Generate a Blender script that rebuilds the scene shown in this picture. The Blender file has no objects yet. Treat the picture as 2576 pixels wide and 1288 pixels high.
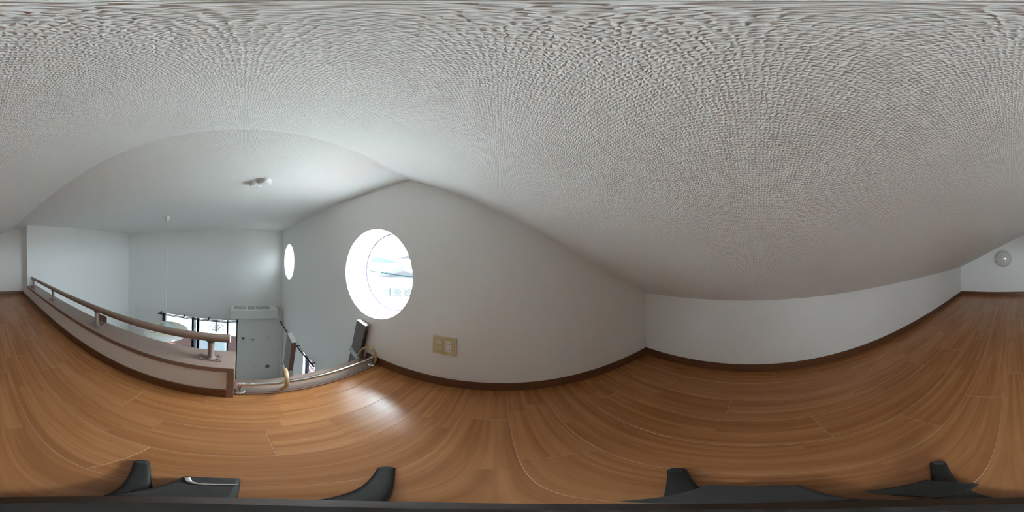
import bpy, bmesh, math, random
from mathutils import Vector, Matrix
random.seed(7)
R = math.radians
sc = bpy.context.scene
C = sc.collection

# ------------------------------------------------------------------ camera, world, sun, exposure
cd = bpy.data.cameras.new('camera')
cd.type = 'PANO'
try:
    cd.panorama_type = 'EQUIRECTANGULAR'
except Exception:
    cd.cycles.panorama_type = 'EQUIRECTANGULAR'
cd.clip_start = 0.004
cam = bpy.data.objects.new('camera', cd)
C.objects.link(cam)
_a = (1288 - 1255.428) / 2576 * 2 * math.pi      # where the middle column of the picture looks, clockwise from +Y
_tx, _ty = -0.0177, -0.0153                      # the camera stood about one degree out of plumb


def _untilt(v):
    x, y, z = v
    c, s = math.cos(_ty), math.sin(_ty)
    x, z = x * c + z * s, -x * s + z * c
    c, s = math.cos(_tx), math.sin(_tx)
    y, z = y * c + z * s, -y * s + z * c
    return Vector((x, y, z))


_f = _untilt((math.sin(_a), math.cos(_a), 0))
_r = _untilt((math.cos(_a), -math.sin(_a), 0))
_u = _untilt((0, 0, 1))
cam.matrix_world = Matrix(((_r.x, _u.x, -_f.x, 0), (_r.y, _u.y, -_f.y, 0), (_r.z, _u.z, -_f.z, 0), (0, 0, 0, 1)))
sc.camera = cam

vs = sc.view_settings
vs.view_transform = 'Standard'
vs.look = 'None'
vs.gamma = 1
vs.use_curve_mapping = False
vs.exposure = 2.3

world = bpy.data.worlds.new('world')
sc.world = world
world.use_nodes = True
_bg = world.node_tree.nodes['Background']
_bg.inputs['Color'].default_value = (0.75, 0.90, 0.99, 1)
_bg.inputs['Strength'].default_value = 9.0

sun = bpy.data.lights.new('sun', 'SUN')
sun.energy = 14
sun.angle = R(0.6)
sun.color = (1.0, 0.95, 0.88)
so = bpy.data.objects.new('sun', sun)
C.objects.link(so)
so.rotation_euler = (R(38), 0, R(35))            # high in the south-east: it never looks into a window

cy = sc.cycles
cy.max_bounces = 8
cy.diffuse_bounces = 7
cy.glossy_bounces = 3
cy.use_adaptive_sampling = True
cy.adaptive_threshold = 0.03
cy.transparent_max_bounces = 12
cy.sample_clamp_indirect = 12
cy.caustics_reflective = False


def portal(name, loc, rot, sx, sy, shape='RECTANGLE'):
    l = bpy.data.lights.new(name, 'AREA')
    l.shape = shape
    l.size = sx
    l.size_y = sy
    l.cycles.is_portal = True
    o = bpy.data.objects.new(name, l)
    C.objects.link(o)
    o.location = loc
    o.rotation_euler = rot


# light portals over the four openings (they give off nothing, they only guide the sky's rays)
portal('sky_portal', (-0.795, 1.12, -0.129), (R(-90), 0, 0), .68, .68)
portal('sky_portal', (-2.825, 1.12, -0.129), (R(-90), 0, 0), .68, .68)
portal('sky_portal', (-2.42, 1.12, -2.18), (R(-90), 0, 0), 1.55, 1.46)
portal('sky_portal', (-3.52, -0.95, -2.38), (0, R(-90), 0), 1.9, 1.76)

# ------------------------------------------------------------------ room measures (metres, camera at the origin)
N, E_, S, W = 0.817, 1.027, -3.222, -0.700       # loft: window wall, knee wall, end wall, parapet face
FW, S2 = -3.300, -2.799                          # room below: balcony wall, side wall
F, CZ, KZ, RX = -0.850, 0.490, -0.271, -0.5135   # loft floor, flat ceiling, top of the knee wall, crease
G = -3.350                                       # floor of the room below
SL = (CZ - KZ) / (E_ - RX)


# ------------------------------------------------------------------ helpers
WL = {}


def obj(name, bm, m, parent=None, smooth=False, label=None):
    me = bpy.data.meshes.new(name)
    if parent is not None:
        bmesh.ops.translate(bm, verts=bm.verts, vec=-WL[parent.name])
    bmesh.ops.recalc_face_normals(bm, faces=bm.faces)
    bm.to_mesh(me)
    bm.free()
    if smooth:
        for p in me.polygons:
            p.use_smooth = True
        try:
            me.set_sharp_from_angle(angle=R(38))
        except Exception:
            pass
    for mm in (m if isinstance(m, (list, tuple)) else [m]):
        me.materials.append(mm)
    o = bpy.data.objects.new(name, me)
    C.objects.link(o)
    WL[o.name] = Vector((0, 0, 0))
    if parent is not None:
        o.parent = parent
        WL[o.name] = WL[parent.name].copy()
    if label:
        o['label'] = label
    return o


def thing(name, label, cat, loc, group=None):
    o = bpy.data.objects.new(name, None)
    C.objects.link(o)
    o.location = loc
    o.empty_display_size = .05
    WL[o.name] = Vector(loc)
    o['label'] = label
    o['category'] = cat
    if group:
        o['group'] = group
    return o


def tag(o, label, cat, group=None):
    o['label'] = label
    o['category'] = cat
    if group:
        o['group'] = group
    return o


def struct(name, bm, m, smooth=False, label=None):
    o = obj(name, bm, m, None, smooth)
    o['kind'] = 'structure'
    if label:
        o['label'] = label
    return o


def box(bm, x0, x1, y0, y1, z0, z1, bev=0):
    r = bmesh.ops.create_cube(bm, size=1)
    vs_ = r['verts']
    for v in vs_:
        v.co = Vector((x0 if v.co.x < 0 else x1, y0 if v.co.y < 0 else y1, z0 if v.co.z < 0 else z1))
    if bev:
        es = {e for v in vs_ for e in v.link_edges}
        bmesh.ops.bevel(bm, geom=list(es), offset=bev, segments=2, affect='EDGES', profile=.6)
    return bm


def B(*a, **k):
    return box(bmesh.new(), *a, **k)


def frame_of(d):
    d = Vector(d).normalized()
    up = Vector((0, 0, 1)) if abs(d.z) < .95 else Vector((1, 0, 0))
    x = d.cross(up).normalized()
    return x, d.cross(x).normalized(), d


def rod(bm, a, b, r, r2=None, seg=20, cap=True):
    a, b = Vector(a), Vector(b)
    r2 = r if r2 is None else r2
    x, y, _ = frame_of(b - a)
    ra = [bm.verts.new(a + (x * math.cos(t) + y * math.sin(t)) * r) for t in (2 * math.pi * i / seg for i in range(seg))]
    rb = [bm.verts.new(b + (x * math.cos(t) + y * math.sin(t)) * r2) for t in (2 * math.pi * i / seg for i in range(seg))]
    for i in range(seg):
        j = (i + 1) % seg
        bm.faces.new((ra[i], ra[j], rb[j], rb[i]))
    if cap:
        bm.faces.new(ra)
        bm.faces.new(rb)
    return bm


def lathe(bm, prof, c, axis=(0, 0, 1), seg=48):
    """prof: (radius, height along axis) pairs."""
    x, y, d = frame_of(axis)
    c = Vector(c)
    rings = []
    for r, h in prof:
        if r < 1e-6:
            rings.append([bm.verts.new(c + d * h)])
        else:
            rings.append([bm.verts.new(c + d * h + (x * math.cos(t) + y * math.sin(t)) * r)
                          for t in (2 * math.pi * i / seg for i in range(seg))])
    for a, b in zip(rings, rings[1:]):
        for i in range(seg):
            j = (i + 1) % seg
            if len(a) == 1 and len(b) == 1:
                break
            if len(a) == 1:
                bm.faces.new((a[0], b[j], b[i]))
            elif len(b) == 1:
                bm.faces.new((a[i], a[j], b[0]))
            else:
                bm.faces.new((a[i], a[j], b[j], b[i]))
    return bm


def smooth_path(pts, n=6):
    pts = [Vector(p) for p in pts]
    out = []
    for i in range(len(pts) - 1):
        p0, p1, p2, p3 = pts[max(i - 1, 0)], pts[i], pts[i + 1], pts[min(i + 2, len(pts) - 1)]
        for k in range(n):
            t = k / n
            out.append(.5 * ((2 * p1) + (p2 - p0) * t + (2 * p0 - 5 * p1 + 4 * p2 - p3) * t * t + (3 * p1 - p0 - 3 * p2 + p3) * t ** 3))
    out.append(pts[-1])
    return out


def sweep(bm, pts, w, h, side=(0, 1, 0), seg=14, sup=2.6):
    """An oval band swept along pts; w = width along side, h = thickness."""
    side = Vector(side).normalized()
    rings = []
    for i, p in enumerate(pts):
        d = (pts[min(i + 1, len(pts) - 1)] - pts[max(i - 1, 0)]).normalized()
        s = (side - d * side.dot(d)).normalized()
        u = d.cross(s)
        ring = []
        for k in range(seg):
            t = 2 * math.pi * k / seg
            c, q = math.cos(t), math.sin(t)
            ring.append(bm.verts.new(p + s * (w / 2) * math.copysign(abs(c) ** (2 / sup), c) + u * (h / 2) * math.copysign(abs(q) ** (2 / sup), q)))
        rings.append(ring)
    for a, b in zip(rings, rings[1:]):
        for i in range(seg):
            j = (i + 1) % seg
            bm.faces.new((a[i], a[j], b[j], b[i]))
    bm.faces.new(rings[0])
    bm.faces.new(rings[-1])
    return bm


def prism(bm, prof, y0, y1):
    """prof: list of (x, z) extruded along y."""
    a = [bm.verts.new((x, y0, z)) for x, z in prof]
    b = [bm.verts.new((x, y1, z)) for x, z in prof]
    n = len(prof)
    for i in range(n):
        j = (i + 1) % n
        bm.faces.new((a[i], a[j], b[j], b[i]))
    bm.faces.new(a)
    bm.faces.new(b)
    return bm


# ------------------------------------------------------------------ materials
def mat(name, col, rough=.5, metal=0, coat=0, spec=.5, trans=0, bump=None, var=0, varscale=8, stretch=(1, 1, 1)):
    """bump: (scale, distance). var: how far the colour wanders."""
    m = bpy.data.materials.new(name)
    m.use_nodes = True
    nt = m.node_tree
    p = nt.nodes['Principled BSDF']
    p.inputs['Base Color'].default_value = (*col, 1)
    p.inputs['Roughness'].default_value = rough
    p.inputs['Metallic'].default_value = metal
    p.inputs['Coat Weight'].default_value = coat
    p.inputs['Specular IOR Level'].default_value = spec
    p.inputs['Transmission Weight'].default_value = trans
    tc = nt.nodes.new('ShaderNodeTexCoord')
    mp = nt.nodes.new('ShaderNodeMapping')
    mp.inputs['Scale'].default_value = stretch
    nt.links.new(tc.outputs['Object'], mp.inputs['Vector'])
    no = nt.nodes.new('ShaderNodeTexNoise')
    no.inputs['Scale'].default_value = varscale
    no.inputs['Detail'].default_value = 5
    nt.links.new(mp.outputs[0], no.inputs['Vector'])
    mx = nt.nodes.new('ShaderNodeMix')
    mx.data_type = 'RGBA'
    v = var or .03
    mx.inputs['A'].default_value = (*[c * (1 - v) for c in col], 1)
    mx.inputs['B'].default_value = (*[min(1, c * (1 + v)) for c in col], 1)
    nt.links.new(no.outputs['Fac'], mx.inputs['Factor'])
    nt.links.new(mx.outputs['Result'], p.inputs['Base Color'])
    if bump:
        nb = nt.nodes.new('ShaderNodeTexNoise')
        nb.inputs['Scale'].default_value = bump[0]
        nb.inputs['Detail'].default_value = 2
        nt.links.new(mp.outputs[0], nb.inputs['Vector'])
        bu = nt.nodes.new('ShaderNodeBump')
        bu.inputs['Distance'].default_value = bump[1]
        nt.links.new(nb.outputs['Fac'], bu.inputs['Height'])
        nt.links.new(bu.outputs[0], p.inputs['Normal'])
    return m


def wallpaper(name, col, period, dist, axes='XY', wander=2.4, fine=.35):
    """Embossed vinyl wallpaper: an uneven woven relief, cells about one period wide."""
    m = bpy.data.materials.new(name)
    m.use_nodes = True
    nt = m.node_tree
    L = nt.links.new
    p = nt.nodes['Principled BSDF']
    p.inputs['Base Color'].default_value = (*col, 1)
    p.inputs['Roughness'].default_value = .6
    p.inputs['Specular IOR Level'].default_value = .3
    tc = nt.nodes.new('ShaderNodeTexCoord')
    no = nt.nodes.new('ShaderNodeTexNoise')
    no.inputs['Scale'].default_value = .62 / period
    no.inputs['Detail'].default_value = 1
    L(tc.outputs['Object'], no.inputs['Vector'])
    sn = nt.nodes.new('ShaderNodeSeparateColor')
    L(no.outputs['Color'], sn.inputs[0])
    sx = nt.nodes.new('ShaderNodeSeparateXYZ')
    L(tc.outputs['Object'], sx.inputs[0])

    def op(kind, a, b, c=None):
        n = nt.nodes.new('ShaderNodeMath')
        n.operation = kind
        for i, v in enumerate((a, b, c)):
            if v is None:
                continue
            if isinstance(v, (int, float)):
                n.inputs[i].default_value = v
            else:
                L(v, n.inputs[i])
        return n.outputs[0]
    K = 2 * math.pi / period
    w = []
    for ax, chn, kk in ((axes[0], 0, 1.0), (axes[1], 1, .82)):
        t_ = op('MULTIPLY', sn.outputs[chn], wander * 4)
        u = op('MULTIPLY_ADD', sx.outputs['XYZ'.index(ax)], K * kk, t_)
        w.append(op('SINE', u, None))
    h = op('MAXIMUM', w[0], w[1])
    h = op('MULTIPLY_ADD', sn.outputs[2], fine * 6, h)
    bu = nt.nodes.new('ShaderNodeBump')
    bu.inputs['Distance'].default_value = dist
    bu.inputs['Strength'].default_value = 1
    L(h, bu.inputs['Height'])
    L(bu.outputs[0], p.inputs['Normal'])
    return m


def wood_floor(name):
    m = bpy.data.materials.new(name)
    m.use_nodes = True
    nt = m.node_tree
    L = nt.links.new
    p = nt.nodes['Principled BSDF']
    at = nt.nodes.new('ShaderNodeAttribute')
    at.attribute_name = 'tone'
    sp = nt.nodes.new('ShaderNodeSeparateColor')
    L(at.outputs['Color'], sp.inputs[0])
    tc = nt.nodes.new('ShaderNodeTexCoord')
    cb = nt.nodes.new('ShaderNodeCombineXYZ')
    mu = nt.nodes.new('ShaderNodeMath')
    mu.operation = 'MULTIPLY'
    L(sp.outputs[1], mu.inputs[0])
    mu.inputs[1].default_value = 37.0
    L(mu.outputs[0], cb.inputs['Z'])
    L(mu.outputs[0], cb.inputs['Y'])
    ad = nt.nodes.new('ShaderNodeVectorMath')
    ad.operation = 'ADD'
    L(tc.outputs['Object'], ad.inputs[0])
    L(cb.outputs[0], ad.inputs[1])

    def nz(sx, sy, sc_, det):
        mp = nt.nodes.new('ShaderNodeMapping')
        mp.inputs['Scale'].default_value = (sx, sy, 1)
        L(ad.outputs[0], mp.inputs['Vector'])
        n = nt.nodes.new('ShaderNodeTexNoise')
        n.inputs['Scale'].default_value = sc_
        n.inputs['Detail'].default_value = det
        n.inputs['Roughness'].default_value = .6
        n.inputs['Distortion'].default_value = .25
        L(mp.outputs[0], n.inputs['Vector'])
        return n
    g1 = nz(38, .9, 1.0, 6)      # long grain
    g2 = nz(260, 6, 1.0, 2)      # pores
    g3 = nz(5, 1.2, 1.0, 3)      # broad figure
    cr = nt.nodes.new('ShaderNodeValToRGB')
    cr.color_ramp.elements[0].position = .36
    cr.color_ramp.elements[0].color = (.35, .138, .045, 1)
    cr.color_ramp.elements[1].position = .68
    cr.color_ramp.elements[1].color = (.49, .222, .085, 1)
    e = cr.color_ramp.elements.new(.52)
    e.color = (.42, .176, .062, 1)
    m1 = nt.nodes.new('ShaderNodeMath')
    m1.operation = 'MULTIPLY_ADD'
    L(g2.outputs['Fac'], m1.inputs[0])
    m1.inputs[1].default_value = .22
    L(g1.outputs['Fac'], m1.inputs[2])
    m2 = nt.nodes.new('ShaderNodeMath')
    m2.operation = 'MULTIPLY_ADD'
    L(g3.outputs['Fac'], m2.inputs[0])
    m2.inputs[1].default_value = .35
    L(m1.outputs[0], m2.inputs[2])
    m3 = nt.nodes.new('ShaderNodeMath')
    m3.operation = 'MULTIPLY_ADD'
    L(sp.outputs[0], m3.inputs[0])
    m3.inputs[1].default_value = .10
    L(m2.outputs[0], m3.inputs[2])
    m4 = nt.nodes.new('ShaderNodeMath')
    m4.operation = 'ADD'
    L(m3.outputs[0], m4.inputs[0])
    m4.inputs[1].default_value = -.335
    L(m4.outputs[0], cr.inputs[0])
    gm = nt.nodes.new('ShaderNodeMix')
    gm.data_type = 'RGBA'
    L(sp.outputs[2], gm.inputs['Factor'])
    L(cr.outputs[0], gm.inputs['A'])
    gm.inputs['B'].default_value = (.72, .46, .32, 1)  # paler groove colour, painting in the highlight on the bevels
    L(gm.outputs['Result'], p.inputs['Base Color'])
    p.inputs['Roughness'].default_value = .23
    p.inputs['Specular IOR Level'].default_value = .55
    bu = nt.nodes.new('ShaderNodeBump')
    bu.inputs['Distance'].default_value = .00012
    L(g2.outputs['Fac'], bu.inputs['Height'])
    L(bu.outputs[0], p.inputs['Normal'])
    return m


def glass_mat(name, tint=(1, 1, 1), refl=1.0):
    m = bpy.data.materials.new(name)
    m.use_nodes = True
    nt = m.node_tree
    nt.nodes.remove(nt.nodes['Principled BSDF'])
    out = nt.nodes['Material Output']
    t = nt.nodes.new('ShaderNodeBsdfTransparent')
    t.inputs[0].default_value = (*tint, 1)
    g = nt.nodes.new('ShaderNodeBsdfGlossy')
    g.inputs['Roughness'].default_value = .02
    fr = nt.nodes.new('ShaderNodeFresnel')
    fr.inputs['IOR'].default_value = 1.35
    mx = nt.nodes.new('ShaderNodeMixShader')
    geo = nt.nodes.new('ShaderNodeNewGeometry')       # only the face turned to the viewer mirrors, or the far face would reflect totally
    inv = nt.nodes.new('ShaderNodeMath')
    inv.operation = 'SUBTRACT'
    inv.inputs[0].default_value = 1
    nt.links.new(geo.outputs['Backfacing'], inv.inputs[1])
    ml = nt.nodes.new('ShaderNodeMath')
    ml.operation = 'MULTIPLY'
    nt.links.new(inv.outputs[0], ml.inputs[0])
    nt.links.new(fr.outputs[0], ml.inputs[1])
    nt.links.new(ml.outputs[0], mx.inputs[0])
    nt.links.new(t.outputs[0], mx.inputs[1])
    nt.links.new(g.outputs[0], mx.inputs[2])
    nt.links.new(mx.outputs[0], out.inputs[0])
    return m


M = {
    'ceil': wallpaper('ceiling_wallpaper', (.90, .90, .875), .0037, .00055),
    'wall': wallpaper('wall_wallpaper', (.87, .868, .85), .0045, .00010, 'YZ'),
    'wall_n': wallpaper('window_wall_wallpaper', (.88, .87, .845), .0050, .00010, 'XZ', 1.6, .2),
    'floor': wood_floor('floor_boards'),
    'base': mat('baseboard_wood', (.160, .066, .030), .38, var=.35, varscale=30, stretch=(1, 1, 8)),
    'trim': mat('mauve_trim', (.290, .180, .145), .45, var=.10, varscale=60),
    'coping': mat('coping_laminate', (.340, .245, .205), .33, var=.06, varscale=40),
    'rail': mat('handrail_brown', (.290, .195, .150), .42, coat=.2),
    'bracket': mat('painted_bracket', (.34, .25, .225), .35, metal=.35),
    'steel': mat('stainless', (.72, .70, .66), .22, metal=1),
    'steel2': mat('satin_steel', (.42, .41, .40), .5, metal=.9),
    'ladder': mat('ladder_board', (.16, .148, .135), .6, var=.2, varscale=20, stretch=(6, 6, 1)),  # greyed for the light on the rail sides; the steps share it
    'ladder_edge': mat('ladder_edge_wood', (.10, .045, .042), .5, var=.2, varscale=20, stretch=(6, 6, 1)),
    'hook': mat('hook_rubber', (.50, .34, .165), .45),
    'plate': mat('switch_plate', (.66, .56, .32), .38),
    'ivory': mat('ivory_plastic', (.74, .66, .58), .35),
    'white': mat('white_plastic', (.80, .80, .78), .35),
    'slot': mat('dark_slot', (.015, .012, .012), .6),
    'black': mat('black_aluminium', (.018, .017, .026), .35, metal=.3),
    'grey': mat('frame_grey', (.075, .07, .10), .4),
    'acgrille': mat('grille_grey', (.20, .21, .20), .6),
    'shade': mat('milk_glass', (.82, .85, .82), .2, coat=.5),
    'amber': mat('aged_acrylic', (.80, .785, .64), .3, coat=.3),
    'teal': mat('frosted_cap', (.52, .66, .62), .25, coat=.3),
    'globe': mat('globe_glass', (.66, .66, .62), .12, coat=.8),
    'blackp': mat('stand_black', (.016, .017, .018), .38, coat=.25),
    'blackg': mat('stand_grey', (.042, .040, .039), .55),
    'siding': mat('balcony_siding', (.135, .080, .070), .8, spec=.1, var=.2, varscale=12, stretch=(1, 1, 6)),
    'frost': mat('frosted_panel', (.36, .40, .41), .6, spec=.1),
    'outwhite': mat('outdoor_white', (.60, .60, .60), .7, spec=.1),
    'render1': mat('pale_render', (.70, .70, .72), .8, var=.1),
    'roof1': mat('teal_roof', (.018, .024, .025), .9, spec=0, var=.2),
    'roof2': mat('dark_tile', (.018, .018, .020), .9, spec=0, var=.2),
    'winout': mat('far_window', (.026, .028, .029), .9, spec=0),
    'net': mat('green_net', (.007, .013, .013), .9, spec=0),
    'ground': mat('outdoor_ground', (.27, .28, .27), .9, var=.2, varscale=.6),
    'leaf': mat('leaf', (.06, .07, .06), .9, spec=0, var=.3, varscale=4),
    'wire': mat('wire_black', (.06, .06, .075), .9, spec=0),
    'glass': glass_mat('window_glass'),
    'glass3': glass_mat('dimming_glass', (.40, .41, .42)),  # grey added to hold back daylight in the room below
    'glass2': glass_mat('light_cutting_glass', (.45, .45, .45)),  # tint added to weaken the daylight from the far round window
    'mainfloor': mat('room_floor', (.15, .105, .075), .35, var=.2, varscale=6, stretch=(8, 1, 1)),
}


def translucent(name, col):
    m = bpy.data.materials.new(name)
    m.use_nodes = True
    nt = m.node_tree
    nt.nodes.remove(nt.nodes['Principled BSDF'])
    t = nt.nodes.new('ShaderNodeBsdfTranslucent')
    t.inputs[0].default_value = (*col, 1)
    nt.links.new(t.outputs[0], nt.nodes['Material Output'].inputs[0])
    return m


M['translucent'] = translucent('translucent_strip', (.85, .85, .88))


# tiles of the neighbour's wall outside the low window
def tile_mat():
    m = bpy.data.materials.new('pink_tile')
    m.use_nodes = True
    nt = m.node_tree
    p = nt.nodes['Principled BSDF']
    tc = nt.nodes.new('ShaderNodeTexCoord')
    mp = nt.nodes.new('ShaderNodeMapping')
    br = nt.nodes.new('ShaderNodeTexBrick')
    br.offset = 0
    br.inputs['Scale'].default_value = 1
    br.inputs['Brick Width'].default_value = .34
    br.inputs['Row Height'].default_value = .14
    br.inputs['Mortar Size'].default_value = .018
    br.inputs['Color1'].default_value = (.30, .17, .15, 1)
    br.inputs['Color2'].default_value = (.26, .165, .125, 1)
    br.inputs['Mortar'].default_value = (.05, .02, .035, 1)
    nt.links.new(tc.outputs['Object'], mp.inputs[0])
    nt.links.new(mp.outputs[0], br.inputs['Vector'])
    nt.links.new(br.outputs['Color'], p.inputs['Base Color'])
    p.inputs['Roughness'].default_value = .7
    return m


M['tile'] = tile_mat()

# ------------------------------------------------------------------ the shell
def holed_wall(bm, us, zs, kind, P, seg=96):
    """A wall between two skins P(u, z, side); kind(i, j) -> 'solid', 'open' or (cu, cz, r)."""
    for side in (0, 1):
        for i in range(len(us) - 1):
            for j in range(len(zs) - 1):
                k = kind(i, j)
                u0, u1, z0, z1 = us[i], us[i + 1], zs[j], zs[j + 1]
                if k == 'solid':
                    bm.faces.new([bm.verts.new(P(*q, side)) for q in ((u0, z0), (u1, z0), (u1, z1), (u0, z1))])
                elif k != 'open':
                    cu, cz, r = k
                    ins, outs = [], []
                    for s in range(seg):
                        t = 2 * math.pi * (s + .5) / seg
                        c, q = math.cos(t), math.sin(t)
                        ins.append(bm.verts.new(P(cu + r * c, cz + r * q, side)))
                        f = 1 / max(abs(c), abs(q))
                        cx = cu + (u1 - u0) / 2 * c * f
                        cq = cz + (z1 - z0) / 2 * q * f
                        outs.append(bm.verts.new(P(cx, cq, side)))
                    for s in range(seg):
                        t_ = (s + 1) % seg
                        bm.faces.new((ins[s], ins[t_], outs[t_], outs[s]))
                    corners = {seg // 8 - 1: (u1, z1), 3 * seg // 8 - 1: (u0, z1), 5 * seg // 8 - 1: (u0, z0), 7 * seg // 8 - 1: (u1, z0)}
                    for s, q in corners.items():
                        bm.faces.new((outs[s], outs[(s + 1) % seg], bm.verts.new(P(*q, side))))
    bmesh.ops.remove_doubles(bm, verts=bm.verts, dist=1e-5)
    return bm


def tube_reveal(bm, cu, cz, r, y0, y1, seg=96):
    a = [bm.verts.new((cu + r * math.cos(2 * math.pi * (s + .5) / seg), y0, cz + r * math.sin(2 * math.pi * (s + .5) / seg))) for s in range(seg)]
    b = [bm.verts.new((v.co.x, y1, v.co.z)) for v in a]
    for s in range(seg):
        t = (s + 1) % seg
        bm.faces.new((a[s], b[s], b[t], a[t]))


CW1, CW2, CWZ, CWR = -0.795, -2.825, -0.129, .320
T = .28
us = [-3.6, CW2 - .36, CW2 + .36, -2.26, -1.65, CW1 - .36, CW1 + .36, 1.2]
zs = [-3.6, -2.9, -1.47, CWZ - .36, CWZ + .36, .7]


def nk(i, j):
    if j == 3 and i == 1:
        return (CW2, CWZ, CWR)
    if j == 3 and i == 5:
        return (CW1, CWZ, CWR)
    if j == 1 and i in (1, 2, 3):
        return 'open'
    return 'solid'


bm = bmesh.new()
holed_wall(bm, us, zs, nk, lambda u, z, s: (u, N + T * s, z))
for c in (CW1, CW2):
    tube_reveal(bm, c, CWZ, CWR, N, N + T)
for (a, b) in (((-3.185, -2.9), (-1.65, -2.9)), ((-1.65, -2.9), (-1.65, -1.47)), ((-1.65, -1.47), (-3.185, -1.47)), ((-3.185, -1.47), (-3.185, -2.9))):
    bm.faces.new([bm.verts.new(q) for q in ((a[0], N, a[1]), (b[0], N, b[1]), (b[0], N + T, b[1]), (a[0], N + T, a[1]))])
bmesh.ops.remove_doubles(bm, verts=bm.verts, dist=1e-5)
struct('wall_north', bm, M['wall_n'], label='window wall with two round windows')

bm = bmesh.new()
holed_wall(bm, [-3.6, -2.62, -.085, 1.1], [-3.6, -3.30, -1.445, .7],
           lambda i, j: 'open' if (i, j) == (1, 1) else 'solid', lambda u, z, s: (FW - .22 * s, u, z))
for (a, b) in (((-2.62, -3.30), (-.085, -3.30)), ((-.085, -3.30), (-.085, -1.445)), ((-.085, -1.445), (-2.62, -1.445)), ((-2.62, -1.445), (-2.62, -3.30))):
    bm.faces.new([bm.verts.new(q) for q in ((FW, *a), (FW, *b), (FW - .22, *b), (FW - .22, *a))])
box(bm, FW - .22, FW - .09, -2.64, -1.80, -3.32, -1.43)
struct('wall_west', bm, M['wall'], label='far wall with the balcony door')

bm = bmesh.new()
box(bm, -3.6, W, -3.5, S2, -3.6, .7)
struct('wall_south', bm, M['wall'])
struct('wall_back', B(W - .02, 1.2, S - .28, S, -3.6, .7), M['wall'])
struct('wall_east', B(E_, E_ + .16, -3.5, 1.1, -3.6, .0), M['wall'])

prof = [(-3.6, CZ), (RX - .004, CZ), (RX + .004, CZ - .004 * SL), (1.25, CZ - (1.25 - RX) * SL), (1.25, .9), (-3.6, .9)]
struct('ceiling', prism(bmesh.new(), prof, -3.5, 1.12), M['ceil'])
struct('floor', B(-3.55, 1.2, -3.45, 1.1, G - .2, G), M['mainfloor'])

# loft floor: real boards, a groove round each, two printed strips per board
PW, X0, GR = .167, -.12, .0013
joints = {-4: [.33, -.70, -1.7, -2.7], -3: [.59, -.419, -1.43, -2.44], -2: [.08, -.92, -1.93, -2.93], -1: [-.175, -1.14, -2.15],
          0: [.56, -.94, -1.95, -2.9], 1: [.30, -.69, -1.7, -2.7], 2: [-.432, -1.44, -2.45], 3: [.60, -.18, -1.2, -2.2],
          4: [.12, -.9, -1.9, -2.9], 5: [.44, -.55, -1.56, -2.57], 6: [-.1, -1.1, -2.1]}
bm = bmesh.new()
tone = bm.loops.layers.float_color.new('tone')


def board_quad(p, col):
    f = bm.faces.new([bm.verts.new(q) for q in p])
    for l in f.loops:
        l[tone] = col


for k in range(-4, 7):
    xa, xb = X0 + PW * k, X0 + PW * (k + 1)
    xa, xb = max(xa, -.735), min(xb, E_)
    if xb <= xa:
        continue
    ys = sorted([N, S] + [j for j in joints[k] if S < j < N])
    for ya, yb in zip(ys, ys[1:]):
        zt, zg, g = F, F - .0011, GR
        ym = (ya + yb) / 2 + random.uniform(-.25, .25) * (yb - ya)
        xm = xa + PW / 2 if xb - xa > PW * .7 else None
        strips = [(xa + g, xm), (xm, xb - g)] if xm else [(xa + g, xb - g)]
        for n, (sa, sb) in enumerate(strips):
            cut = [ya + g, ym if (n + k) % 2 == 0 else (ya + g + (yb - ya) * random.uniform(.25, .8)), yb - g]
            for c0, c1 in zip(cut, cut[1:]):
                col = (random.random(), random.random(), 0, 1)
                board_quad([(sa, c0, zt), (sb, c0, zt), (sb, c1, zt), (sa, c1, zt)], col)
        col = (.1, random.random(), .45, 1)  # blue channel mixes the painted highlight into the groove
        o_ = [(xa, ya, zg), (xb, ya, zg), (xb, yb, zg), (xa, yb, zg)]
        i_ = [(xa + g, ya + g, zt), (xb - g, ya + g, zt), (xb - g, yb - g, zt), (xa + g, yb - g, zt)]
        for q in range(4):
            w = (q + 1) % 4
            board_quad([o_[q], o_[w], i_[w], i_[q]], col)
_fo = bpy.data.meshes.new('loft_floor')
box(bm, -.72, 1.2, -3.4, 1.0, F - .2, F - .0012)
bm.to_mesh(_fo)
bm.free()
_fo.materials.append(M['floor'])
lf = bpy.data.objects.new('loft_floor', _fo)
C.objects.link(lf)
lf['kind'] = 'structure'
lf['label'] = 'glossy orange-brown wooden boards of the loft floor'

# parapet, coping, end board, sill
struct('wall_parapet', B(-.852, W, S2, -.040, F - .2, -.62), M['wall'], label='low wall along the loft edge')
struct('trim_1', B(-.866, W + .004, S2 - .002, -.030, -.626, -.595, bev=.002), M['coping'], label='brown coping board on the low wall')
bm = B(W - .003, W + .0055, S2, -.030, -.6262, -.5965)
box(bm, -.866, W + .0055, -.060, -.028, F + .0005, -.6265)
struct('trim_2', bm, M['trim'], label='darker edge band and end board of the low wall')
bm = B(-.866, -.7335, -.028, N, F - .2, -.838, bev=.002)
struct('trim_3', bm, M['coping'], label='sill board under the ladder opening')
struct('trim_4', B(-.7335, -.723, -.028, N, F - .02, -.8415, bev=.001), M['trim'], label='dark nosing of the sill')

BH = .071


def baseboard(name, x0, x1, y0, y1):
    bm = B(x0, x1, y0, y1, F + .0005, F + BH, bev=.0015)
    struct(name, bm, M['base'])


baseboard('baseboard_north', -.833, E_, N - .008, N)
baseboard('baseboard_east', E_ - .008, E_, S, N - .008)
baseboard('baseboard_south', W, E_ - .008, S, S + .008)
baseboard('baseboard_west', W, W + .008, S + .008, -.060)

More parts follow.
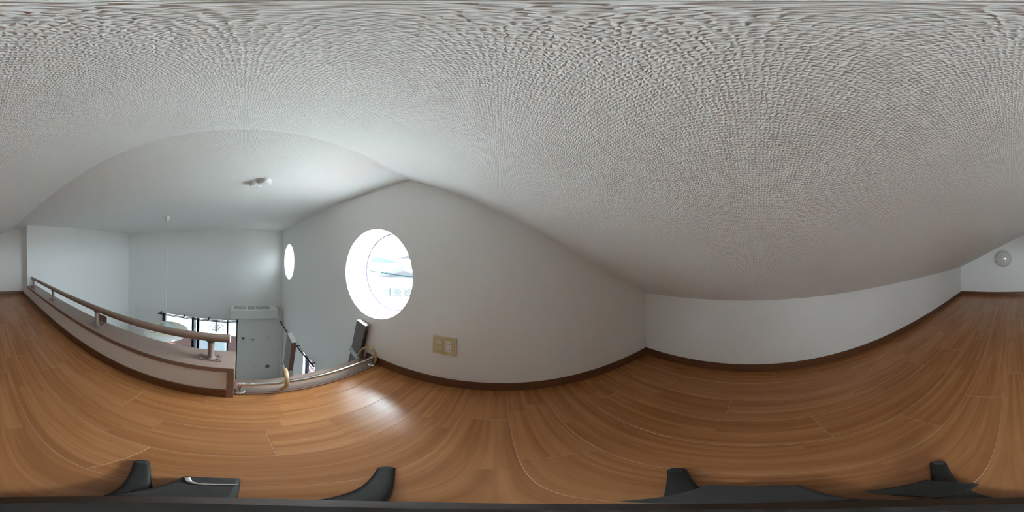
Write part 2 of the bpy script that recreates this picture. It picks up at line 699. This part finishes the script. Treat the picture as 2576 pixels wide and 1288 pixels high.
# ------------------------------------------------------------------ windows
def round_window(name, cx, lab, gl='glass'):
    bm = bmesh.new()
    lathe(bm, [(.322, 0), (.314, 0), (.311, .003), (.311, .040), (.314, .044), (.322, .044), (.322, 0)], (cx, N + .238, CWZ), (0, 1, 0), 96)
    o = obj(name, bm, M['grey'], smooth=True)
    o['kind'] = 'structure'
    o['label'] = lab
    bm = bmesh.new()
    lathe(bm, [(0, 0), (.312, 0), (.312, .005), (0, .005)], (cx, N + .256, CWZ), (0, 1, 0), 64)
    obj('pane', bm, M[gl], o)
    bm = bmesh.new()
    lathe(bm, [(0, 0), (.006, 0), (.006, .006), (0, .008)], (cx - .314 * math.cos(R(35)), N + .238, CWZ + .314 * math.sin(R(35))), (0, -1, 0), 12)
    obj('screw', bm, M['steel'], o, True)
    return o


round_window('window_1', CW1, 'round window close to the loft')
round_window('window_2', CW2, 'round window near the far corner', 'glass2')

# balcony door
o = obj('door_1', B(FW - .14, FW - .06, -.112, -.085, -3.30, -1.445), M['black'])
bm = bmesh.new()
o['kind'] = 'structure'
o['label'] = 'black aluminium sliding balcony door'
box(bm, FW - .14, FW - .06, -1.80, -1.735, -3.30, -1.445)
box(bm, FW - .14, FW - .06, -1.80, -.085, -1.461, -1.445)
box(bm, FW - .14, FW - .06, -1.80, -.085, -3.30, -3.26)
obj('door_frame', bm, M['black'], o)
for a, b, xo in ((-1.082, -1.040, -.10), (-.975, -.918, -.13), (-.312, -.280, -.10)):
    obj('stile', B(FW + xo - .02, FW + xo + .02, a, b, -3.26, -1.461, bev=.002), M['black'], o)
obj('pane', B(FW - .128, FW - .122, -1.735, -.99, -3.26, -1.461), M['glass3'], o)
obj('pane', B(FW - .112, FW - .106, -1.04, -.112, -3.26, -1.461), M['glass3'], o)

# low window in the window wall
o = obj('window_3', B(-3.185, -1.65, N + .005, N + .045, -1.485, -1.47), M['black'])
o['kind'] = 'structure'
o['label'] = 'low window with a black sash and pink tiles behind'
bm = bmesh.new()
box(bm, -3.185, -3.170, N + .005, N + .045, -2.9, -1.485)
box(bm, -1.662, -1.65, N + .005, N + .045, -2.9, -1.485)
box(bm, -3.185, -1.65, N + .005, N + .045, -2.9, -2.88)
obj('window_frame', bm, M['outwhite'], o)
obj('stile', B(-1.955, -1.895, N + .005, N + .035, -2.88, -1.485, bev=.002), M['black'], o)
obj('blind', B(-3.170, -2.050, N + .012, N + .016, -2.88, -1.485), M['white'], o)
obj('pane', B(-2.050, -1.662, N + .038, N + .042, -2.88, -1.485), M['glass3'], o)
obj('glowing_strip', B(-2.035, -1.985, N + .024, N + .026, -2.88, -1.485), M['translucent'], o).name = 'bright_gap_strip'  # added strip, lit from behind, stands in for a bright gap

# ------------------------------------------------------------------ handrail on the parapet
HX, HZ = -.775, -.449
PB = -.595
t = thing('handrail', 'brown metal handrail on four short posts along the low wall', 'handrail', (HX, -1.4, PB))
bm = bmesh.new()
rod(bm, (HX, -2.757, HZ), (HX, -.056, HZ), .0228, seg=40)
obj('rail', bm, M['rail'], t, True)
for y0, y1 in ((-.060, -.0515), (-2.7615, -2.753)):
    bm = bmesh.new()
    lathe(bm, [(0, 0), (.0216, 0), (.0226, .002), (.0226, y1 - y0 - .002), (.0210, y1 - y0), (0, y1 - y0)], (HX, y0, HZ), (0, 1, 0), 32)
    obj('end_cap', bm, M['ivory'] if y0 > -1 else M['rail'], t, True, label='pale end cap' if y0 > -1 else None)
for y in (-.147, -.973, -1.815, -2.661):
    bm = bmesh.new()
    rod(bm, (HX, y, PB + .006), (HX, y, HZ - .018), .0165, seg=28)
    lathe(bm, [(.0165, 0), (.026, 0), (.026, .002), (.0185, .008), (.0165, .009)], (HX, y, PB + .006), (0, 0, 1), 28)
    lathe(bm, [(.0165, 0), (.019, .010), (.023, .015)], (HX, y, HZ - .036), (0, 0, 1), 28)
    p = obj('post', bm, M['bracket'], t, True)
    obj('base_plate', B(HX - .032, HX + .026, y - .062, y + .056, PB, PB + .006, bev=.001), M['bracket'], p)
    for dx in (-.022, .016):
        for dy in (-.046, .040):
            bm = bmesh.new()
            lathe(bm, [(.0062, 0), (.0058, .0035), (.003, .0055), (0, .006)], (HX + dx, y + dy, PB + .006), (0, 0, 1), 14)
            obj('bolt', bm, M['bracket'], p, True)

t = thing('angle_bracket', 'thin upright brown angle bracket screwed to the coping behind a handrail post', 'bracket', (-.853, -.995, PB))
bm = B(-.856, -.853, -1.045, -.945, PB, PB + .062)
box(bm, -.856, -.826, -1.045, -.945, PB, PB + .003)
obj('plate', bm, M['rail'], t)
obj('lip', B(-.853, -.848, -1.045, -.945, PB + .055, PB + .062), M['bracket'], t)

# ------------------------------------------------------------------ silver pipe over the sill
PX, PZ, SZ = -.747, -.774, -.838
t = thing('grab_pipe', 'shiny steel pipe fixed low above the sill of the ladder opening', 'rail', (PX, .39, SZ))
bm = bmesh.new()
rod(bm, (PX, -.012, PZ), (PX, .800, PZ), .0118, seg=32)
obj('pipe', bm, M['steel'], t, True)
for y, s in ((.000, 1), (.782, -1)):
    bm = bmesh.new()
    rod(bm, (PX, y, SZ + .002), (PX, y, PZ), .0075, seg=24)
    p = obj('support', bm, M['steel2'], t, True)
    bm = bmesh.new()
    lathe(bm, [(.008, .010), (.018, .009), (.028, .004), (.030, .0), (.0, .0)], (PX, y, SZ), (0, 0, 1), 32)
    obj('flange', bm, M['steel'], p, True)
    bm = bmesh.new()
    a, b = (y - .016, y + .018) if s > 0 else (y - .014, y + .020)
    lathe(bm, [(0, 0), (.013, 0), (.0150, .003), (.0150, b - a - .003), (.013, b - a), (0, b - a)], (PX, a, PZ), (0, 1, 0), 28)
    obj('collar', bm, M['steel'], p, True)
bm = bmesh.new()
lathe(bm, [(.0118, 0), (.0142, .001), (.0142, .015), (.0118, .016)], (PX, .048, PZ), (0, 1, 0), 28)
obj('collar', bm, M['steel'], t, True)

# ------------------------------------------------------------------ the ladder leaning on the sill
t = thing('loft_ladder', 'steep brown wooden ladder leaning on the sill, its two rails rising above it', 'ladder', (-1.3, .527, G))
TL = Vector((-.802, 0, -.508))
LD = Vector((-.190, 0, -1)).normalized()
LN = Vector((-LD.z, 0, LD.x)) * -1                # across the rail, away from the loft
if LN.x > 0:
    LN = -LN
LEN = (TL.z - G) / -LD.z - .02
DW = .098
for ya, yb in ((.2585, .2870), (.7670, .8000)):
    bm = bmesh.new()
    p0, p1 = TL.copy(), TL + LN * DW + Vector((0, 0, .001))
    q0, q1 = p0 + LD * LEN, p1 + LD * (LEN - .02)
    vs_ = [[bm.verts.new((v.x, y, v.z)) for v in (p0, p1, q1, q0)] for y in (ya, yb)]
    a, b = vs_
    bm.faces.new(a)
    bm.faces.new(b)
    for i in range(4):
        j = (i + 1) % 4
        bm.faces.new((a[i], a[j], b[j], b[i]))
    bmesh.ops.bevel(bm, geom=list(bm.edges), offset=.0015, segments=1, affect='EDGES')
    bmesh.ops.recalc_face_normals(bm, faces=bm.faces)
    for f in bm.faces:
        f.material_index = 1 if f.normal.dot(-LN) > .8 else (2 if f.normal.dot(-LD) > .7 else 0)
    s = obj('side_rail', bm, [M['ladder'], M['ladder_edge'], M['ivory'] if ya > .5 else M['ladder']], t)
for k in range(9):
    c = TL + LD * (.62 + .27 * k)
    bm = B(c.x - .090, c.x - .004, .2870, .7670, c.z - .024, c.z, bev=.002)
    obj('step', bm, M['ladder'], t)
for ya, yb in ((.2585, .2870), (.7670, .8000)):
    # steel shoe round each rail where it meets the sill
    bm = bmesh.new()
    c = TL + LD * .338
    th = .0025
    for (s0, s1, w0, w1) in ((-.004, DW + .010, ya - th, ya), (-.004, DW + .010, yb, min(yb + th, N - .001)), (-.004 - th, -.004, ya - th, yb + th)):
        pts = []
        for w in (w0, w1):
            for (n_, l_) in ((s0, -.020), (s1, -.072), (s1, -.012), (s0, .040)):
                v = c + LN * n_ + LD * l_
                pts.append(bm.verts.new((v.x, w, v.z)))
        for fc in ((0, 1, 2, 3), (7, 6, 5, 4), (0, 4, 5, 1), (1, 5, 6, 2), (2, 6, 7, 3), (3, 7, 4, 0)):
            bm.faces.new([pts[i] for i in fc])
    sh = obj('steel_shoe', bm, M['steel2'], t)
    v = c + LN * (DW + .004) + LD * -.030
    bm = bmesh.new()
    rod(bm, (v.x, ya - .010, v.z), (v.x, min(yb + .006, N - .002), v.z), .0048, seg=12)
    obj('bolt', bm, M['steel2'], sh, True)
hk = [[(-.862, .243, -.815), (-.838, .236, -.742), (-.805, .228, -.712), (-.755, .219, -.690), (-.712, .212, -.706), (-.697, .208, -.750), (-.712, .200, -.792), (-.733, .193, -.826)],
      [(-.868, .762, -.815), (-.846, .768, -.752), (-.820, .775, -.712), (-.780, .782, -.690), (-.742, .787, -.700), (-.722, .790, -.735), (-.720, .790, -.780), (-.732, .789, -.826)]]
for k, h in enumerate(hk):
    bm = bmesh.new()
    sweep(bm, smooth_path(h, 7), .022 if k == 0 else .019, .0150)
    obj('hook', bm, M['hook'], t, True, label='tan rubber-coated hook')

# ------------------------------------------------------------------ switch and socket plate
t = thing('outlet_plate', 'beige plate with two switches and a double socket low on the window wall', 'outlet', (-.272, N, -.513))
x0, x1, z0, z1 = -.337, -.207, -.575, -.449
obj('cover_plate', B(x0, x1, N - .009, N, z0, z1, bev=.003), M['plate'], t)
bm = B(x0 + .016, -.276, N - .0105, N - .007, z0 + .020, z1 - .020, bev=.001)
obj('switch_bezel', bm, M['plate'], t)
for zc in (-.490, -.534):
    obj('switch', B(x0 + .026, x0 + .050, N - .0145, N - .010, zc - .0085, zc + .0085, bev=.0015), M['ivory'], t)
obj('socket_bezel', B(-.268, -.222, N - .0105, N - .007, z0 + .020, z1 - .020, bev=.001), M['plate'], t)
s = obj('socket', B(-.261, -.234, N - .0125, N - .010, z0 + .026, z1 - .026, bev=.001), M['white'], t)
for zc in (-.492, -.532):
    for xc in (-.254, -.241):
        obj('slot', B(xc - .0013, xc + .0013, N - .0128, N - .0122, zc - .0045, zc + .0045), M['slot'], s)

# ------------------------------------------------------------------ ceiling discs, pendant, globe lamp, screw
t = thing('ceiling_detector', 'pair of small round white detectors side by side on the flat ceiling', 'detector', (-1.02, .10, CZ))
for (x, y, r) in ((-1.045, .070, .036), (-1.002, .128, .038)):
    bm = bmesh.new()
    lathe(bm, [(r, 0), (r, -.012), (r - .003, -.014), (r - .006, -.015), (r - .006, -.018)], (x, y, CZ), (0, 0, 1), 40)
    b_ = obj('base', bm, M['white'], t, True)
    bm = bmesh.new()
    lathe(bm, [(r - .006, -.018), (r - .001, -.018), (r - .001, -.030), (r - .004, -.034), (0, -.036)], (x, y, CZ), (0, 0, 1), 40)
    obj('cap', bm, M['white'], b_, True)
    obj('slit', B(x - .0015, x + .0015, y - .013, y + .009, CZ - .0366, CZ - .0355), M['acgrille'], b_)

LX, LY = -1.915, -.967
t = thing('pendant_lamp', 'white saucer pendant lamp hanging on a long thin cord', 'lamp', (LX, LY, CZ))
bm = bmesh.new()
lathe(bm, [(0, 0), (.035, 0), (.036, -.012), (.036, -.045), (.030, -.062), (.012, -.078), (.006, -.084), (0, -.084)], (LX, LY, CZ), (0, 0, 1), 32)
obj('canopy', bm, M['white'], t, True)
bm = bmesh.new()
rod(bm, (LX, LY, CZ - .08), (LX, LY, -.984), .0032, seg=10)
obj('cord', bm, M['white'], t, True)
bm = bmesh.new()
lathe(bm, [(0, .0), (.012, 0), (.020, -.006), (.050, -.026), (.095, -.050), (.115, -.062), (.115, -.068), (.0, -.068)], (LX, LY, -.982), (0, 0, 1), 40)
obj('cap', bm, M['teal'], t, True)
bm = bmesh.new()
lathe(bm, [(.09, -1.044), (.19, -1.058), (.255, -1.078), (.290, -1.100), (.302, -1.125), (.298, -1.127), (.284, -1.104), (.252, -1.083), (.19, -1.063), (.09, -1.049), (.09, -1.044)], (LX, LY, 0), (0, 0, 1), 72)
sh = obj('shade', bm, M['shade'], t, True)
bm = bmesh.new()
lathe(bm, [(.120, -1.0475), (.19, -1.0575), (.247, -1.0750), (.247, -1.078), (.19, -1.061), (.120, -1.051)], (LX, LY, .0025), (0, 0, 1), 72)
obj('band', bm, M['amber'], sh, True, label='yellowed ring on the shade')
bm = bmesh.new()
lathe(bm, [(0, .012), (.007, .012), (.007, 0), (0, 0)], (LX + .215, LY - .045, -1.072), (0, 0, 1), 12)
obj('screw', bm, M['slot'], sh, True)
bm = bmesh.new()
lathe(bm, [(0, -1.17), (.12, -1.168), (.19, -1.152), (.22, -1.125), (.215, -1.09), (0, -1.07)], (LX, LY, 0), (0, 0, 1), 48)
obj('diffuser', bm, M['shade'], t, True)

t = thing('globe_lamp', 'round milky glass lamp on the end wall of the loft', 'lamp', (.150, S, -.108))
bm = bmesh.new()
lathe(bm, [(0, 0), (.125, 0), (.13, .006), (.13, .026), (.12, .030), (0, .03)], (.150, S, -.108), (0, 1, 0), 48)
obj('base', bm, M['globe'], t, True)
bm = bmesh.new()
pr = [(.118, .022)] + [(.160 * math.cos(R(a)), .075 + .072 * math.sin(R(a))) for a in range(-45, 90, 9)] + [(0, .147)]
lathe(bm, pr, (.150, S, -.108), (0, 1, 0), 64)
obj('shade', bm, M['globe'], t, True)

sx = .330
szz = CZ - (sx - RX) * SL
bm = bmesh.new()
_n = Vector((-SL, 0, -1)).normalized()
_c = Vector((sx, -.066, szz))
rod(bm, _c - _n * .004, _c + _n * .007, .0016, seg=10)
lathe(bm, [(0, .009), (.0034, .008), (.0034, .006), (0, .006)], _c, _n, 12)
o = obj('ceiling_pin', bm, M['ivory'], None, True)
tag(o, 'tiny pin stuck in the sloping ceiling', 'pin')

# ------------------------------------------------------------------ things on the far wall
t = thing('air_conditioner', 'white wall air conditioner high on the far wall beside the corner', 'air conditioner', (FW, .235, -1.33))
bm = bmesh.new()
prof = [(FW, -1.098), (-3.058, -1.098), (-3.048, -1.106), (-3.045, -1.150), (-3.060, -1.290), (-3.085, -1.325), (-3.150, -1.345), (FW, -1.345)]
prism(bm, prof, -.210, .690)
bmesh.ops.bevel(bm, geom=[e for e in bm.edges if abs(e.verts[0].co.y - e.verts[1].co.y) < 1e-5], offset=.008, segments=2, affect='EDGES')
body = obj('body', bm, M['white'], t)
GX0, GX1, GZ = -3.27, -3.075, -1.0975
for ya, yb in ((-.165, .085), (.105, .255), (.275, .545)):
    gr = obj('grille_recess', B(GX0, GX1, ya, yb, GZ - .004, GZ + .0005), M['acgrille'], t)
    bm = bmesh.new()
    n = max(2, round((yb - ya) / .042))
    for i in range(n + 1):
        y = ya + (yb - ya) * i / n
        box(bm, GX0, GX1, y - .003, y + .003, GZ, GZ + .006)
    for i in range(6):
        x = GX0 + (GX1 - GX0) * i / 5
        box(bm, x - .003, x + .003, ya, yb, GZ, GZ + .006)
    obj('grille_bars', bm, M['white'], gr)
obj('front_panel', B(-3.052, -3.040, -.205, .685, -1.285, -1.112, bev=.003), M['white'], t)
obj('pipe_cover', B(FW, -3.235, .690, .760, -1.30, -1.12, bev=.006), M['ivory'], t, label='beige cover over the pipes')

t = thing('door_phone', 'small white door phone with a dark screen beside the balcony door', 'intercom', (FW, .040, -1.95))
obj('case', B(FW, FW + .025, .000, .080, -2.015, -1.835, bev=.004), M['white'], t)
obj('screen', B(FW + .025, FW + .0265, .018, .060, -1.90, -1.85), M['slot'], t)
t = thing('wall_control', 'small white control panel between the door phone and the round vent', 'switch', (FW, .235, -1.96))
obj('case', B(FW, FW + .014, .195, .275, -2.00, -1.88, bev=.003), M['white'], t)
obj('display', B(FW + .014, FW + .0155, .210, .258, -1.935, -1.905), M['acgrille'], t)


def vent(name, lab, y, z, r, dark):
    t = thing(name, lab, 'vent', (FW, y, z))
    bm = bmesh.new()
    lathe(bm, [(r - .006, 0), (r, 0), (r, .010), (r - .004, .014), (r - .012, .014), (r - .012, .006), (0, .006)], (FW, y, z), (1, 0, 0), 40)
    obj('rim', bm, M['white'], t, True)
    bm = bmesh.new()
    if dark:
        lathe(bm, [(0, .008), (r - .013, .008), (r - .013, .005), (0, .005)], (FW, y, z), (1, 0, 0), 32)
        obj('opening', bm, M['slot'], t)
        bm = bmesh.new()
        for a in (R(35), R(-35)):
            d = Vector((0, math.cos(a), math.sin(a))) * (r - .012)
            rod(bm, Vector((FW + .011, y, z)) - d, Vector((FW + .011, y, z)) + d, .0042, seg=8)
        lathe(bm, [(0, .016), (.014, .014), (.014, .008)], (FW, y, z), (1, 0, 0), 20)
        obj('grille', bm, M['white'], t)
    else:
        lathe(bm, [(r * .72, .006), (r * .72, .020), (r * .66, .024), (0, .026)], (FW, y, z), (1, 0, 0), 32)
        obj('cap', bm, M['white'], t, True)
    return t


vent('round_vent', 'round white vent at eye height under the air conditioner', .548, -1.913, .058, False)
vent('round_vent', 'dark round vent with a crossed grille low on the far wall', .552, -2.745, .062, True)
vent('round_vent', 'pale round cap low on the far wall beside the dark vent', .316, -2.720, .048, False)
o = obj('cable_cover', B(FW, FW + .008, .055, .075, G, -2.015), M['wall'])
tag(o, 'narrow white cable cover running down from the door phone', 'cable cover')


t = thing('curtain_rail', 'double black curtain rail above the balcony door', 'curtain rail', (FW, -.95, -1.44))
ya, yb = -1.80, -.075
for xo in (.052, .108):
    obj('track', B(FW + xo - .007, FW + xo + .007, ya - (.03 if xo > .1 else 0), yb, -1.452, -1.436, bev=.002), M['black'], t)
for y in (-1.795, -1.225, -.680, -.090):
    bm = B(FW, FW + .115, y - .009, y + .009, -1.434, -1.429)
    box(bm, FW, FW + .003, y - .012, y + .012, -1.455, -1.405)
    for xo in (.052, .108):
        box(bm, FW + xo - .010, FW + xo + .010, y - .009, y + .009, -1.455, -1.429)
    obj('bracket', bm, M['black'], t)
t = thing('curtain_rail', 'single dark curtain rail above the low window with pink tiles behind', 'curtain rail', (-1.93, N, -1.44))
obj('track', B(-3.22, -1.600, N - .052, N - .036, -1.452, -1.437, bev=.002), M['black'], t)
for x in (-3.15, -2.65, -2.15, -1.65):
    obj('bracket', B(x - .008, x + .008, N - .055, N, -1.437, -1.431), M['black'], t)
bm = bmesh.new()
lathe(bm, [(0, 0), (.011, 0), (.011, .012), (0, .014)], (-1.602, N - .044, -1.445), (1, 0, 0), 16)
obj('end_cap', bm, M['black'], t, True)

# ------------------------------------------------------------------ the four-legged camera stand
HC = Vector((.004, -.002, F))
t = thing('camera_stand', 'black four-legged camera stand with a slim pole in the middle of the loft floor', 'stand', HC)
for tip, bend in (((-.204, -.140), .0), ((-.136, .195), .012), ((.213, .119), .0), ((.126, -.221), 0)):
    tip = Vector((*tip, F + .0055))
    base = Vector((HC.x, HC.y, F + .032))
    d = tip - base
    pts = [base + d * s + Vector((0, 0, 0)) for s in (0, .2, .45, .7, .9)] + [tip]
    for i, s in enumerate((0, .2, .45, .7, .9, 1)):
        pts[i].z = F + .0075 + .030 * (1 - s) ** 1.6
    side = Vector((-d.y, d.x, 0))
    bm = bmesh.new()
    sweep(bm, smooth_path(pts, 5), .0265, .0135, side, seg=18, sup=3.2)
    lg = obj('leg', bm, M['blackp'], t, True)
    bm = bmesh.new()
    u = Vector((d.x, d.y, 0)).normalized()
    c = tip - u * .004
    lathe(bm, [(0, -.0055), (.012, -.0055), (.0125, .004), (.009, .0086), (0, .0088)], c, (0, 0, 1), 24)
    obj('rubber_foot', bm, M['blackg'], lg, True)
bm = bmesh.new()
lathe(bm, [(.0, .012), (.053, .012), (.057, .018), (.057, .034), (.052, .042), (.030, .050), (.024, .060), (.022, .13), (.0, .13)], HC, (0, 0, 1), 48)
obj('hub', bm, M['blackp'], t, True)
for (x0, x1, y0, y1, zc, mm) in ((-.160, -.050, -.050, .012, .022, 'blackg'), (.048, .146, -.024, .056, .022, 'blackg'), (.040, .096, -.128, -.050, .020, 'blackp')):
    obj('clamp_block', B(x0, x1, y0, y1, F + zc - .014, F + zc + .012, bev=.005), M[mm], t)
bm = bmesh.new()
pts = smooth_path([(-.152, -.044, F + .036), (-.142, -.040, F + .036), (-.130, -.032, F + .036), (-.124, -.018, F + .036), (-.125, .010, F + .036)], 6)
sweep(bm, pts, .007, .005, (1, 1, 0), seg=10)
obj('highlight_strip', bm, M['steel'], t, True, label='bright strip laid on as a highlight')  # added to imitate the curved highlight on the black block
bm = bmesh.new()
top = Vector((0, .0, -.20))
rod(bm, HC + Vector((0, 0, .1)), top, .0125, .0125, seg=32)
obj('pole', bm, M['blackp'], t, True)
bm = bmesh.new()
lathe(bm, [(.0125, 0), (.0150, .002), (.0150, .020), (.0125, .022)], (.002, -.001, -.42), (0, 0, 1), 32)
obj('collar', bm, M['steel2'], t, True)
bm = bmesh.new()
lathe(bm, [(.0125, 0), (.0138, .002), (.0138, .012), (.006, .030), (.005, .060), (0, .060)], (0, 0, -.20), (0, 0, 1), 32)
obj('mount', bm, M['blackg'], t, True)
bm = bmesh.new()
lathe(bm, [(.0086, 0), (.0092, .001), (.0086, .003), (.0070, .0035), (.0070, 0), (.0086, 0)], (0, 0, -.180), (0, 0, 1), 32)
obj('steel_ring', bm, M['steel'], t, True)

# ------------------------------------------------------------------ outside
struct('ground', B(-90, 60, -60, 120, -7.2, -7.0), M['ground'])
bx = -4.62
t = thing('balcony_wall', 'brown clad balcony wall with a frosted panel outside the sliding door', 'balcony wall', (bx, -1.2, G - .1))
bm = bmesh.new()
n = 13
for i in range(n):
    z0 = G - .1 + (2.50 + .0 - 2.50) + i * .068
    for (ya, yb) in ((-3.4, -1.47), (-.40, 1.2)):
        prism(bm, [(bx - .08, z0), (bx, z0), (bx - .030, z0 + .067), (bx - .08, z0 + .067)], ya, yb)
obj('siding', bm, M['siding'], t)
zt = G - .1 + n * .068
obj('cap_board', B(bx - .10, bx + .03, -3.4, 1.2, zt, zt + .07), M['outwhite'], t)
obj('panel_frame', B(bx - .06, bx, -1.47, -.40, G - .1, zt), M['outwhite'], t)
obj('frosted_panel', B(bx - .03, bx + .004, -1.40, -.475, G + .15, zt - .08), M['frost'], t)
struct('balcony_floor', B(bx, FW - .22, -3.4, 1.1, G - .2, G - .1), M['render1'])
struct('terrace_paving', B(-9, .5, 1.1, 4.6, -7.0, -4.1), M['tile'], label='pink tiled terrace below the low window')


def house(lab, cx, cy_, w, d, h, rm, az, zb=-7.0):
    t = thing('house', lab, 'house', (cx, cy_, zb))
    rot = Matrix.Rotation(az, 4, 'Z')

    def place(bm):
        bmesh.ops.rotate(bm, verts=bm.verts, cent=(0, 0, 0), matrix=rot.to_3x3())
        bmesh.ops.translate(bm, verts=bm.verts, vec=(cx, cy_, zb))
        return bm
    wl = obj('walls', place(B(-w / 2, w / 2, -d / 2, d / 2, 0, h)), M['render1'], t)
    bm = bmesh.new()
    prism(bm, [(-w / 2 - .4, h), (w / 2 + .4, h), (0, h + w * .16)], -d / 2 - .4, d / 2 + .4)
    obj('roof', place(bm), rm, t)
    for zf in [1.0 + 2.8 * i for i in range(int(h // 2.8))]:
        for x in [-w / 2 + w * (i + .5) / 4 for i in range(4)]:
            obj('window', place(B(x - .6, x + .6, -d / 2 - .03, -d / 2, zf, zf + 1.3)), M['winout'], t)
    return t


house('pale house with a teal roof beyond the green net', -34, 37, 12, 8, 5.2, M['roof1'], R(32))
house('taller pale house with dark windows beside the teal-roofed one', -22, 40, 9, 8, 6.6, M['roof2'], R(24))
house('long low pale house far beyond the green net', -50, 44, 18, 9, 5.6, M['roof1'], R(40))
house('small dark-roofed house close behind the net', -15.0, 22, 6, 5, 4.0, M['roof2'], R(40))

# green net fence
t = thing('net_fence', 'green net fence across the plot outside the round window', 'fence', (-6, 7, -7))
bm = bmesh.new()
A, Bp = Vector((-11.0, 7.6, 0)), Vector((-1.0, 5.6, 0))
zb_, zt_ = -3.4, -.85
ln = (Bp - A).length
un = (Bp - A).normalized()
st = .16
k = -int((zt_ - zb_) / st)
while k * st < ln:
    for sgn in (1, -1):
        u0, u1 = (k * st, k * st + (zt_ - zb_)) if sgn > 0 else (k * st + (zt_ - zb_), k * st)
        za, zc = zb_, zt_
        s0, s1 = (0, 1)
        # clip to the fence length
        def P(s):
            return A + un * (u0 + (u1 - u0) * s) + Vector((0, 0, za + (zc - za) * s))
        lo, hi = 0.0, 1.0
        du = u1 - u0
        if du > 0:
            lo = max(lo, (0 - u0) / du)
            hi = min(hi, (ln - u0) / du)
        else:
            lo = max(lo, (ln - u0) / du)
            hi = min(hi, (0 - u0) / du)
        if hi > lo:
            rod(bm, P(lo), P(hi), .006, seg=4, cap=False)
    k += 1
obj('netting', bm, M['net'], t)
bm = bmesh.new()
rod(bm, A + Vector((0, 0, zt_)), Bp + Vector((0, 0, zt_)), .035, seg=8)
obj('top_rail', bm, M['net'], t)
for i in range(6):
    p = A + un * (ln * i / 5)
    bm = bmesh.new()
    rod(bm, p + Vector((0, 0, -7)), p + Vector((0, 0, zt_)), .018, seg=8)
    obj('fence_post', bm, M['net'], t)

# overhead wires and a tree beyond the balcony
for i in range(5):
    bm = bmesh.new()
    a, b = Vector((-14, -9, -2.2 - .42 * i)), Vector((-14, 5, -2.9 - .42 * i))
    pts = [a.lerp(b, s / 12) - Vector((0, 0, .35 * math.sin(math.pi * s / 12))) for s in range(13)]
    sweep(bm, pts, .02, .02, (1, 0, 0), seg=6, sup=2)
    o = obj('overhead_wire', bm, M['wire'])
    tag(o, ('topmost', 'second', 'middle', 'fourth', 'lowest')[i] + ' of the five thin overhead wires outside the balcony door', 'wire', 'overhead wires outside the balcony door')
t = thing('bare_tree', 'small sparse tree beyond the balcony wall', 'tree', (-11, -1.75, -7))
bm = bmesh.new()
rod(bm, (-11, -1.75, -7), (-11, -1.75, -5.0), .10, .06, seg=10)
rnd = random.Random(4)
for i in range(46):
    a = rnd.uniform(0, 6.28)
    r = rnd.uniform(.1, .9)
    z = rnd.uniform(-5.9, -4.1)
    rod(bm, (-11, -1.75, z - .5), (-11 + r * math.cos(a), -1.75 + r * math.sin(a), z + rnd.uniform(0, .4)), .02, .006, seg=5)
obj('trunk', bm, M['wire'], t)
bm = bmesh.new()
for i in range(420):
    a = rnd.uniform(0, 6.28)
    r = 1.0 * math.sqrt(rnd.random())
    z = rnd.uniform(-5.7, -3.9)
    c = Vector((-11 + r * math.cos(a), -1.75 + r * math.sin(a), z))
    m3 = Matrix.Rotation(rnd.uniform(0, 3), 3, Vector((rnd.random(), rnd.random(), rnd.random() + .1)).normalized())
    q = [c + m3 @ Vector(v) for v in ((-.05, 0, 0), (0, -.025, .01), (.05, 0, 0), (0, .025, .01))]
    bm.faces.new([bm.verts.new(v) for v in q])
obj('foliage', bm, M['leaf'], t)
